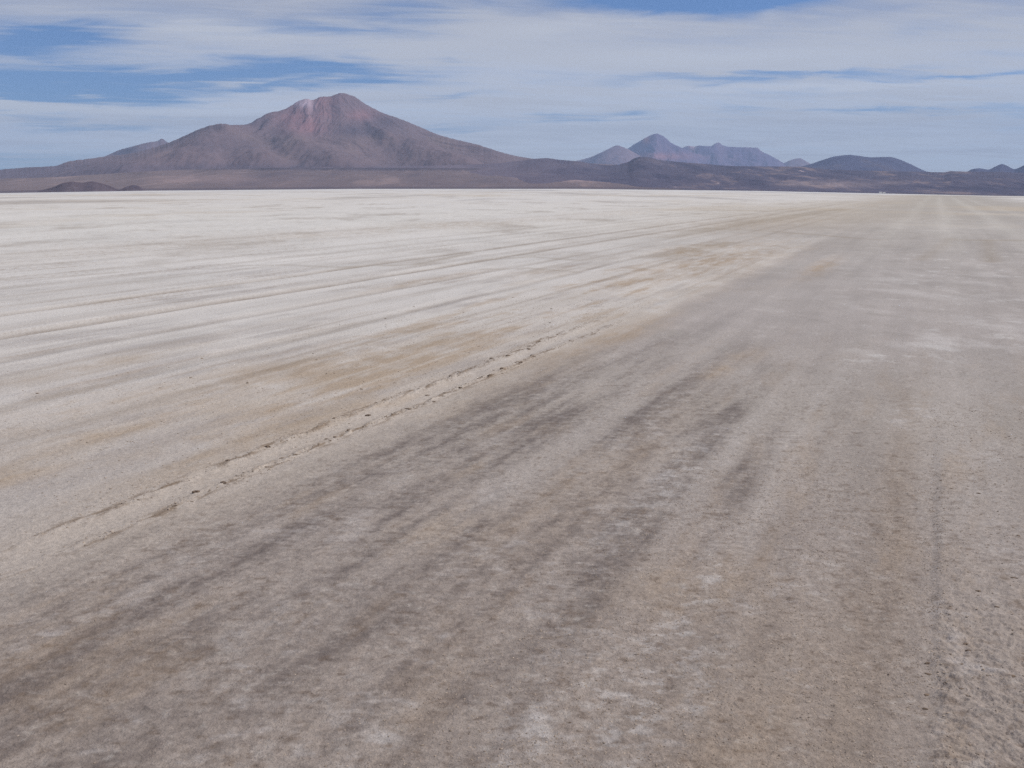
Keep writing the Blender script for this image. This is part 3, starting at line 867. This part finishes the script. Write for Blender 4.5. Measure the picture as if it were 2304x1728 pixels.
# ---- two dark knolls standing on the near shore
knoll_c = plain_colour((86, 76, 72), (98, 88, 80), (72, 64, 64), 281, 60)
mountain('knoll', [(84, 430.5), (100, 426), (119, 421), (145, 411), (163, 408.6), (184, 411), (206, 408), (224, 411), (250, 419.5), (268, 427.5), (274, 430)],
         5600, 5800, 6050, knoll_c, 'wider dark brown knoll with two humps at the left shore', 'hill', step=0.015, rows=60, relief=0.06, wl=70, seed=33, rough=0.0002, power=0.75, sink=1.0, crest_wob=0.01)
mountain('knoll', [(262, 429.5), (271, 426), (286, 419.5), (300, 416.6), (311, 418), (325, 426), (332, 428.8)],
         5640, 5780, 5950, knoll_c, 'smaller dark brown knoll just right of the two-humped one', 'hill', step=0.015, rows=50, relief=0.06, wl=60, seed=35, rough=0.0002, power=0.75, sink=1.0, crest_wob=0.01)


# ------------------------------------------------------------------ plain materials for small things
def simple_material(name, c1, c2, scale, bump=0.3, dist=0.003):
    m = bpy.data.materials.new(name)
    m.use_nodes = True
    t = m.node_tree
    h = G(t)
    bs = t.nodes['Principled BSDF']
    bs.inputs['Roughness'].default_value = 0.95
    bs.inputs['Specular IOR Level'].default_value = 0.1
    geo = h.node('ShaderNodeNewGeometry')
    n = h.noise(geo.outputs['Position'], scale, 5.0, 0.6)
    col = h.mix(h.ramp(n, 0.3, 0.7), c1, c2)
    oi = h.node('ShaderNodeObjectInfo')
    isl = h.ramp(oi.outputs['Random'], 0.0, 1.0, 0.75, 1.2, smooth=False)
    isl2 = h.ramp(geo.outputs['Random Per Island'], 0.0, 1.0, 0.7, 1.3, smooth=False)
    v = h.m('MULTIPLY', isl, isl2)
    col = h.mix(1.0, col, h.comb(v, v, v), 'MULTIPLY')
    t.links.new(col, bs.inputs['Base Color'])
    b = h.node('ShaderNodeBump')
    b.inputs['Strength'].default_value = bump
    b.inputs['Distance'].default_value = dist
    t.links.new(n, b.inputs['Height'])
    t.links.new(b.outputs[0], bs.inputs['Normal'])
    return m


M_clod = simple_material('dried_mud', lin(140, 123, 106), lin(166, 150, 133), 60.0)
M_shaded = simple_material('shade_painted_mud', lin(98, 84, 72), lin(124, 108, 94), 80.0)  # mud darkened to carry the shadow of the clods in its colour
M_grav = simple_material('gravel_grain', lin(156, 139, 124), lin(190, 174, 158), 90.0)
M_wall = simple_material('whitewash', lin(205, 202, 196), lin(222, 220, 214), 0.8, 0.1, 0.05)
M_roof = simple_material('tin_roof', lin(196, 194, 190), lin(214, 212, 208), 0.5, 0.1, 0.05)
M_door = simple_material('dark_wood', lin(80, 66, 54), lin(96, 80, 66), 2.0, 0.1, 0.05)

# ------------------------------------------------------------------ stones: base icosphere, ruffled
def ico(sub=1):
    import bmesh
    bm = bmesh.new()
    bmesh.ops.create_icosphere(bm, subdivisions=sub, radius=1.0)
    v = np.array([p.co[:] for p in bm.verts], np.float32)
    f = np.array([[q.index for q in p.verts] for p in bm.faces], np.int32)
    bm.free()
    return v, f


def mesh_from(name, v, f, mat, smooth=False):
    me = bpy.data.meshes.new(name)
    me.vertices.add(len(v)); me.vertices.foreach_set('co', v.astype(np.float32).ravel())
    k = f.shape[1]
    me.loops.add(f.size); me.loops.foreach_set('vertex_index', f.ravel().astype(np.int32))
    me.polygons.add(len(f))
    me.polygons.foreach_set('loop_start', np.arange(0, f.size, k, dtype=np.int32))
    me.polygons.foreach_set('loop_total', np.full(len(f), k, np.int32))
    me.polygons.foreach_set('use_smooth', np.full(len(f), smooth))
    me.update(calc_edges=True)
    me.materials.append(mat)
    return me


def ground_height(x, y):
    x = np.atleast_1d(np.asarray(x, float)); y = np.atleast_1d(np.asarray(y, float))
    return ground_relief(x, y) + plain_z(np.arctan2(x, y), np.hypot(x, y))


rng = np.random.default_rng(11)
IV, IF = ico(2)


def clod_mesh(seed, flat):
    v = IV.copy()
    n = fbm(v[:, 0] * 1.7 + seed, v[:, 1] * 1.7 + v[:, 2] * 1.3, 4, 0.7, seed)
    v = v * (1 + 0.95 * n)[:, None]
    v[:, 2] = np.round(v[:, 2] * 2.2) / 2.2 * 0.6 + v[:, 2] * 0.4
    v[:, 2] *= flat
    v[:, 0] *= 1.6
    return mesh_from('crust_clod', v, IF, M_shaded)


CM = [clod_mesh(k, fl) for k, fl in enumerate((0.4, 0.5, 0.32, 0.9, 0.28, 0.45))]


def add_clod(x, y, size, rot, label, group=None, which=None, tilt=0.0):
    k = int(rng.integers(len(CM))) if which is None else which
    o = bpy.data.objects.new('crust_clod', CM[k])
    scene.collection.objects.link(o)
    z = float(ground_height(x, y)[0])
    o.location = (x, y, z + size * 0.02)
    o.rotation_euler = (tilt, 0, rot)
    o.scale = (size, size, size)
    return tag(o, label, 'clod', None, group)


EDGE_L = 'small dark flake standing in for crack shadow in the crumbling edge of the left wheel track'
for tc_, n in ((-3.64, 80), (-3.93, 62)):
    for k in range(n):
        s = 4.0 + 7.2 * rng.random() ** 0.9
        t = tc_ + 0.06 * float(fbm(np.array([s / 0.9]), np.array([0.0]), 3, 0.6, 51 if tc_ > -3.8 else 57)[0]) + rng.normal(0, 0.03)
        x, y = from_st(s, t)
        add_clod(x, y, 0.004 + 0.011 * rng.random() ** 2.5, rng.normal(0.1, 0.35), EDGE_L, 'dark flakes standing in for crack shadows along the edges of the left wheel track', tilt=rng.normal(0, 0.2))  # thin dark flakes set in for the crack shadows of the edge
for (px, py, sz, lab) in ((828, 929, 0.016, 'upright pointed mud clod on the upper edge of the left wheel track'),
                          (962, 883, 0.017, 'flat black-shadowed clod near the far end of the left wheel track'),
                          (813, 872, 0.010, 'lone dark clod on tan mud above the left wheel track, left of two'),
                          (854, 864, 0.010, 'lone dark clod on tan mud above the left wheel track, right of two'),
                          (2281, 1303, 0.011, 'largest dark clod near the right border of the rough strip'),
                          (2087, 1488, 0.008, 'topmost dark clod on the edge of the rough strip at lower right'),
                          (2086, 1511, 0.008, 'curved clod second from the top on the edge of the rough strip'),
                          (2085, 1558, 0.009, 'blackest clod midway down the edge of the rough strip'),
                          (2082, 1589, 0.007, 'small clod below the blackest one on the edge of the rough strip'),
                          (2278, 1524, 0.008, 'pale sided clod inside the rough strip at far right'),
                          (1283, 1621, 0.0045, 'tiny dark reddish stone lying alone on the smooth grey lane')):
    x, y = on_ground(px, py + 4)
    add_clod(x, y, sz * 0.8, rng.normal(0.1, 0.3), lab, which=3 if 'upright' in lab else None)  # dark colour of these clods stands in for black shadow gaps
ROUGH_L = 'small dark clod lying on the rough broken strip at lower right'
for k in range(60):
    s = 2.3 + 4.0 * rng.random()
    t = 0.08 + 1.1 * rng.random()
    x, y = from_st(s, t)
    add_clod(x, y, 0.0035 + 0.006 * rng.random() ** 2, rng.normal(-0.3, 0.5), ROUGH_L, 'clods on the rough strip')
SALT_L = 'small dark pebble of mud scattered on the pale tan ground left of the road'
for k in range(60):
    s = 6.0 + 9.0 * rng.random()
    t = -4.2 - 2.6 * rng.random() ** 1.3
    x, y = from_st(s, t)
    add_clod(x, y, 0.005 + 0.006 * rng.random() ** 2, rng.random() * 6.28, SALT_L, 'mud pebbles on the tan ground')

# ------------------------------------------------------------------ loose grit: nobody could count it
GV, GF = ico(1)


def grit(n, fs, ft, smin, smax, seed):
    rg = np.random.default_rng(seed)
    s = fs(rg, n); t = ft(rg, n)
    x, y = s * SN + t * CS, s * CS - t * SN
    ok = (np.hypot(x, y) > 1.8) & (fbm(x / 0.35, y / 0.35, 3, 0.6, 77) + 0.35 * rg.standard_normal(len(x)) > 0.02)
    x, y = x[ok], y[ok]
    sz = smin + (smax - smin) * rg.random(len(x)) ** 3
    return x, y, sz


parts = [grit(70000, lambda q, n: 2.0 + 4.4 * q.random(n) ** 1.3, lambda q, n: -1.6 + 1.75 * q.random(n) ** 0.7, 0.0009, 0.0040, 1),
         grit(34000, lambda q, n: 2.0 + 6.6 * q.random(n), lambda q, n: 0.05 + 2.0 * q.random(n), 0.001, 0.005, 2),
         grit(6000, lambda q, n: 2.0 + 6.0 * q.random(n), lambda q, n: -4.2 + 4.2 * q.random(n), 0.0012, 0.004, 3),
         grit(14000, lambda q, n: 4.0 + 11.0 * q.random(n), lambda q, n: -3.75 - 3.2 * np.abs(q.normal(0, 0.5, n)), 0.0018, 0.0065, 4),
         grit(5000, lambda q, n: 3.5 + 9.0 * q.random(n), lambda q, n: np.where(q.random(n) < 0.5, -3.63, -3.94) + q.normal(0, 0.035, n), 0.0016, 0.0065, 5)]
gx = np.concatenate([p[0] for p in parts]); gy = np.concatenate([p[1] for p in parts]); gs = np.concatenate([p[2] for p in parts])
gz = ground_height(gx, gy)
N = len(gx)
sc3 = np.stack([gs * (0.8 + 0.7 * rng.random(N)), gs * (0.8 + 0.4 * rng.random(N)), gs * (0.45 + 0.35 * rng.random(N))], -1)
ra = rng.random(N) * 6.283
V = GV[None] * (1 + 0.22 * rng.standard_normal((N, len(GV), 1))) * sc3[:, None, :]
ca, sa = np.cos(ra)[:, None], np.sin(ra)[:, None]
V = np.stack([V[..., 0] * ca - V[..., 1] * sa, V[..., 0] * sa + V[..., 1] * ca, V[..., 2]], -1)
V += np.stack([gx, gy, gz], -1)[:, None, :]
F = (GF[None] + (np.arange(N) * len(GV))[:, None, None]).reshape(-1, 3)
gm = mesh_from('gravel', V.reshape(-1, 3), F, M_grav)
go = bpy.data.objects.new('gravel', gm)
scene.collection.objects.link(go)
tag(go, 'fine grit and salt crumbs strewn over the near ground', 'gravel', 'stuff')

# ------------------------------------------------------------------ two far white houses on the right shore
def box(cx_, cy_, z0, w, d, h_):
    v = np.array([[sx * w / 2 + cx_, sy * d / 2 + cy_, z0 + k * h_] for k in (0, 1) for sy in (-1, 1) for sx in (-1, 1)], np.float32)
    f = np.array([[0, 1, 3, 2][::-1], [4, 5, 7, 6], [0, 1, 5, 4], [1, 3, 7, 5], [3, 2, 6, 7], [2, 0, 4, 6]], np.int32)
    return v, f


def house(px, w, d, hh, label):
    a_, _ = pix_dir(px, 431)
    rr = 6240.0
    x, y = rr * math.sin(a_), rr * math.cos(a_)
    z = float(plain_z(np.array([a_]), np.array([rr]))[0]) + 0.2
    e = bpy.data.objects.new('white_house', None)
    scene.collection.objects.link(e)
    e.location = (x, y, z)
    e.rotation_euler = (0, 0, -a_ + 0.15)
    tag(e, label, 'house')

    def part(nm, v, f, m):
        o = bpy.data.objects.new(nm, mesh_from(nm, v, f, m))
        scene.collection.objects.link(o)
        o.parent = e
        return o
    part('wall', *box(0, 0, 0, w, d, hh), M_wall)
    # gabled roof
    o_ = 0.6
    rv = np.array([[-w / 2 - o_, -d / 2 - o_, hh + 0.01], [w / 2 + o_, -d / 2 - o_, hh + 0.01], [w / 2 + o_, d / 2 + o_, hh + 0.01], [-w / 2 - o_, d / 2 + o_, hh + 0.01],
                   [-w / 2 - o_, 0, hh + 2.4], [w / 2 + o_, 0, hh + 2.4], [-w / 2 - o_, 0, hh + 2.4], [w / 2 + o_, 0, hh + 2.4]], np.float32)
    rf = np.array([[0, 1, 5, 4], [2, 3, 4, 5], [0, 4, 6, 3], [1, 2, 7, 5], [3, 2, 1, 0]], np.int32)
    part('roof', rv, rf, M_roof)
    part('door', *box(w * 0.1, -d / 2 - 0.03, 0, 1.6, 0.1, 2.3), M_door)
    return e


house(1981.5, 15, 9, 6.0, 'left one of two tiny white houses on the far right shore')
house(1989.5, 13, 8, 5.2, 'right one of two tiny white houses on the far right shore')

# ------------------------------------------------------------------ air
HAZE = 2.9e-5
hv, hf = box(0, 0, -75.0, 92000, 92000, 2600.0)
hm = bpy.data.materials.new('air')
hm.use_nodes = True
ht = hm.node_tree
ht.nodes.clear()
pv = ht.nodes.new('ShaderNodeVolumePrincipled')
pv.inputs['Color'].default_value = (0.48, 0.67, 1.0, 1.0)
pv.inputs['Density'].default_value = HAZE
pv.inputs['Anisotropy'].default_value = 0.0
ho = ht.nodes.new('ShaderNodeOutputMaterial')
ht.links.new(pv.outputs[0], ho.inputs['Volume'])
hob = bpy.data.objects.new('haze', mesh_from('haze', hv, hf, hm))
scene.collection.objects.link(hob)
tag(hob, 'thin blue haze over the salt flat and the mountains', 'haze', 'stuff')
